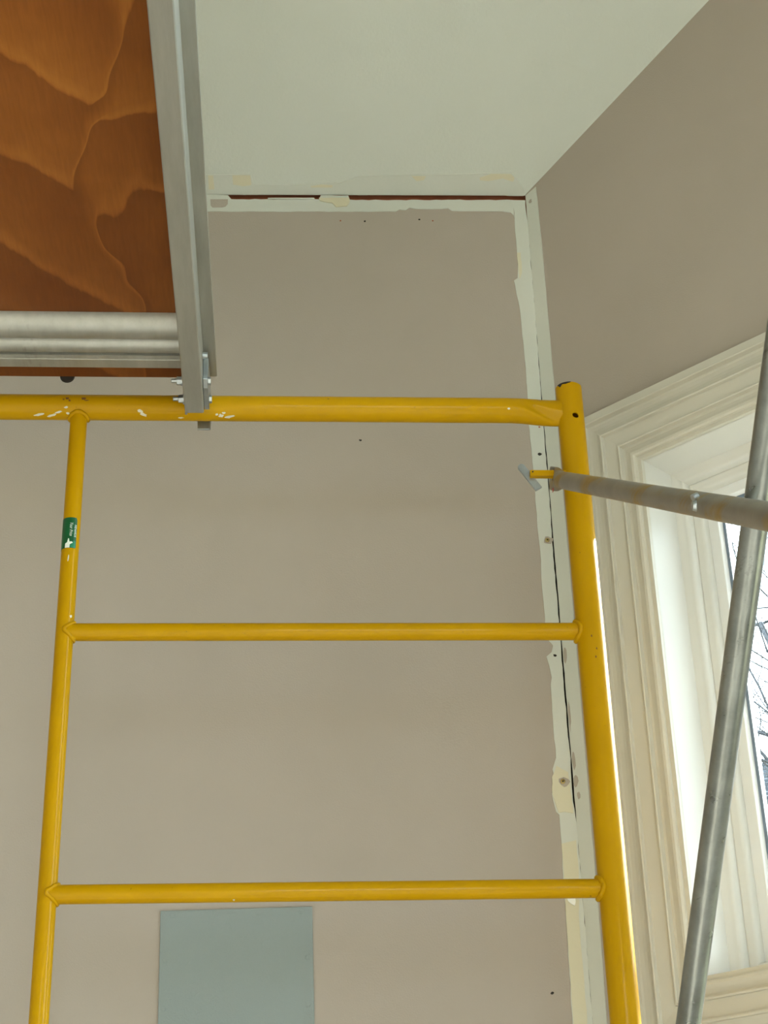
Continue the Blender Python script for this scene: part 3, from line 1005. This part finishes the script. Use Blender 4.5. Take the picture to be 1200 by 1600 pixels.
# ribbed end channel under the deck
def end_channel(y0, flip=1):
    prof = []
    def hump(ya, yb, zt, zb, n=8, pw=2.6):
        for k in range(n + 1):
            t = k / n
            s = 1 - abs(2 * t - 1) ** pw
            prof.append((ya + (yb - ya) * t, zt + (zb - zt) * s))
    prof.append((0.0, 3.0640))
    hump(0.001, 0.053, 3.0560, 3.0370)
    hump(0.054, 0.088, 3.0500, 3.0380)
    prof.append((0.0895, 3.050))
    prof.append((0.0900, 3.0415))
    prof.append((0.0990, 3.0400))
    prof.append((0.1000, 3.0412))
    prof.append((0.1010, 3.0402))
    prof.append((0.1250, 3.0405))
    prof.append((0.1260, 3.0430))
    prof.append((0.1260, 3.0640))
    prof.append((0.0, 3.0640))
    ra = [(-0.589, y0 + flip * y, z_) for y, z_ in prof]
    rb = [(X_L - 0.0005, y0 + flip * y, z_) for y, z_ in prof]
    return MB().rings([ra, rb]).build('end_channel', M['alu'], wb, smooth=True, auto=35)


end_channel(2.1735)
MB().tube([(-0.348, 2.3655, 3.0680), (-0.348, 2.3720, 3.0680), (-0.348, 2.3735, 3.0680)], [0.0120, 0.0120, 0.0100], 24).build('deck_rivet', M['dark'], wb, smooth=True, auto=60)
MB().box((X_L - 0.018, 2.318, 3.0602), (X_L - 0.001, 2.327, 3.0642)).build('shim_plate', M['alu'], wb)

# hook plate over the rail, on the outer side of the beam
hx0, hx1 = X_M + 0.0006, X_M + 0.0086
hook_out = [(2.285, 3.0125), (2.285, 3.0520), (2.300, 3.0600), (2.350, 3.0600), (2.372, 3.0590), (2.396, 3.0555), (2.416, 3.0500), (2.424, 3.036), (2.4255, 2.9985), (2.4200, 2.9985),
            (2.4185, 3.034), (2.410, 3.0435), (2.396, 3.0465), (2.382, 3.0450), (2.3735, 3.036), (2.3715, 3.0100), (2.366, 3.0030), (2.352, 3.0010), (2.30, 3.0040)]
MB().prism([(hx0, y, z_) for y, z_ in hook_out], [(hx1, y, z_) for y, z_ in hook_out]).build('rail_hook', M['zinc'], wb, bevel=0.0008)
# hook toe visible under the rail
MB().box((-0.1335, 2.4190, 2.9965), (-0.1125, 2.4235, 3.0300)).build('hook_toe', M['zinc'], wb, bevel=0.0006)
MB().box((-0.1335, 2.4192, 3.0300), (-0.1125, 2.4240, 3.0480)).build('hook_shank', M['zinc'], wb)
for yb, zb in ((2.293, 3.0130), (2.346, 3.0110)):
    bo = MB().tube([(X_L - 0.0195, yb, zb), (X_L - 0.0188, yb, zb), (X_L + 0.002, yb, zb)], [0.0028, 0.0036, 0.0036], 14).build('bolt', M['zinc'], wb, smooth=True)
    hexr = [[(x, yb + rr_ * math.cos(math.pi / 3 * k + 0.3), zb + rr_ * math.sin(math.pi / 3 * k + 0.3)) for k in range(6)] for x, rr_ in ((X_L - 0.0108, 0.0062), (X_L - 0.0100, 0.0072), (X_L - 0.0030, 0.0072))]
    MB().rings(hexr).build('nut', M['zinc'], bo)
    MB().tube([(X_L - 0.0030, yb, zb), (X_L - 0.0006, yb, zb)], 0.0090, 18).build('washer', M['zinc'], bo)
    hexr = [[(x, yb + 0.0068 * math.cos(math.pi / 3 * k), zb + 0.0068 * math.sin(math.pi / 3 * k)) for k in range(6)] for x in (hx1, hx1 + 0.0045)]
    MB().rings(hexr).build('bolt_head', M['zinc'], bo)
MB().tube([(X_M + 0.0005, 2.262, 3.0420), (X_M + 0.0085, 2.262, 3.0420)], 0.0060, 16).build('hook_rivet', M['zinc'], wb, smooth=True)

# ------------------------------------------------------------------ outside
gr = MB().box((-30, -30, -0.12), (40, 40, -0.06)).build('ground', M['grass'])
tag(gr, 'winter lawn outside the window', 'ground', 'structure')

house = empty('neighbour_house', (3.9, 12.6, -0.06), 'grey house with shingled roof seen through the window', 'house')
ca, sa = math.cos(math.radians(17.3)), math.sin(math.radians(17.3))


def PH(x, y, z):           # y = horizontal distance from the camera along the view of the roof
    return Vector((x * ca + y * sa, -x * sa + y * ca, z))


MB().box((-0.6, 10.9, -0.06), (9.0, 16.0, 4.2), PH).build('house_wall', M['siding'], house)
rise = (5.86 - 4.25) / (13.3 - 10.5)
for sgn in (1, -1):
    f_ = lambda y: y if sgn > 0 else 26.6 - y
    fr = [PH(-1.0, f_(10.5), 4.22), PH(9.4, f_(10.5), 4.22), PH(9.4, 13.3, 5.83), PH(-1.0, 13.3, 5.83)]
    MB().prism(fr, [p - Vector((0, 0, 0.12)) for p in fr]).build('roof_deck', M['siding'], house)
for y in (10.9, 16.0):
    pass
gab = MB().prism([PH(9.0, 10.9, 4.2), PH(9.0, 15.7, 4.2), PH(9.0, 13.3, 5.65)], [PH(8.9, 10.9, 4.2), PH(8.9, 15.7, 4.2), PH(8.9, 13.3, 5.65)]).build('gable', M['siding'], house)
sh = MB()
ny = 23
rg = random.Random(21)
for k in range(ny):
    y0 = 10.47 + (13.3 - 10.47) * k / ny
    y1 = y0 + (13.3 - 10.47) / ny * 1.06
    x = -1.03 - rg.uniform(0, 0.3)
    while x < 9.4:
        w_ = rg.uniform(0.22, 0.36)
        xa, xb = max(x, -1.03), min(x + w_ - 0.012, 9.42)
        x += w_
        if xb - xa < 0.02:
            continue
        zz = lambda y, lift: 4.22 + (y - 10.5) * rise + lift
        l0 = 0.030 + rg.uniform(0, 0.008)
        fr = [PH(xa, y0, zz(y0, l0)), PH(xb, y0, zz(y0, l0)), PH(xb, y1, zz(y1, 0.004)), PH(xa, y1, zz(y1, 0.004))]
        bk = [PH(xa, y0, zz(y0, 0.002)), PH(xb, y0, zz(y0, 0.002)), PH(xb, y1, zz(y1, 0.001)), PH(xa, y1, zz(y1, 0.001))]
        sh.prism(fr, bk)
so = sh.build('shingle_courses', M['shingle'], house)
so['kind'] = 'stuff'

tree = empty('bare_tree', (3.3, 6.9, -0.06), 'leafless winter tree with fine twigs outside the window', 'tree')
trunk = MB()
limbs = MB()
twigs = MB()
rt = random.Random(11)


def grow(p, d, r, length, depth):
    pts, rad = [p.copy()], [r]
    n = 5
    dd = d.copy()
    for k in range(n):
        dd = (dd + Vector((rt.uniform(-1, 1), rt.uniform(-1, 1), rt.uniform(-0.5, 0.8))) * 0.22).normalized()
        p = p + dd * length / n
        pts.append(p.copy())
        rad.append(r * (1 - 0.5 * (k + 1) / n))
    (trunk if depth == 0 else limbs if depth == 1 else twigs).tube(pts, rad, 7 if depth < 2 else 4, caps=False)
    if depth >= 5:
        return
    kids = {0: 9, 1: 7, 2: 6, 3: 4, 4: 3}[depth]
    for k in range(kids):
        i = rt.randint(2 if depth == 0 else 1, n)
        side = Vector((rt.uniform(-1, 1), rt.uniform(-1, 1), rt.uniform(-0.15, 0.8))).normalized()
        nd = (dd * 0.55 + side).normalized()
        grow(pts[i], nd, rad[i] * rt.uniform(0.42, 0.62), length * rt.uniform(0.50, 0.70), depth + 1)


grow(Vector((3.3, 6.9, -0.06)), Vector((-0.05, 0, 1)), 0.13, 4.2, 0)
trunk.build('trunk', M['bark'], tree, smooth=True)
limbs.build('limbs', M['bark'], tree, smooth=True)
tw = twigs.build('twigs', M['bark'], tree, smooth=True)
tw['kind'] = 'stuff'
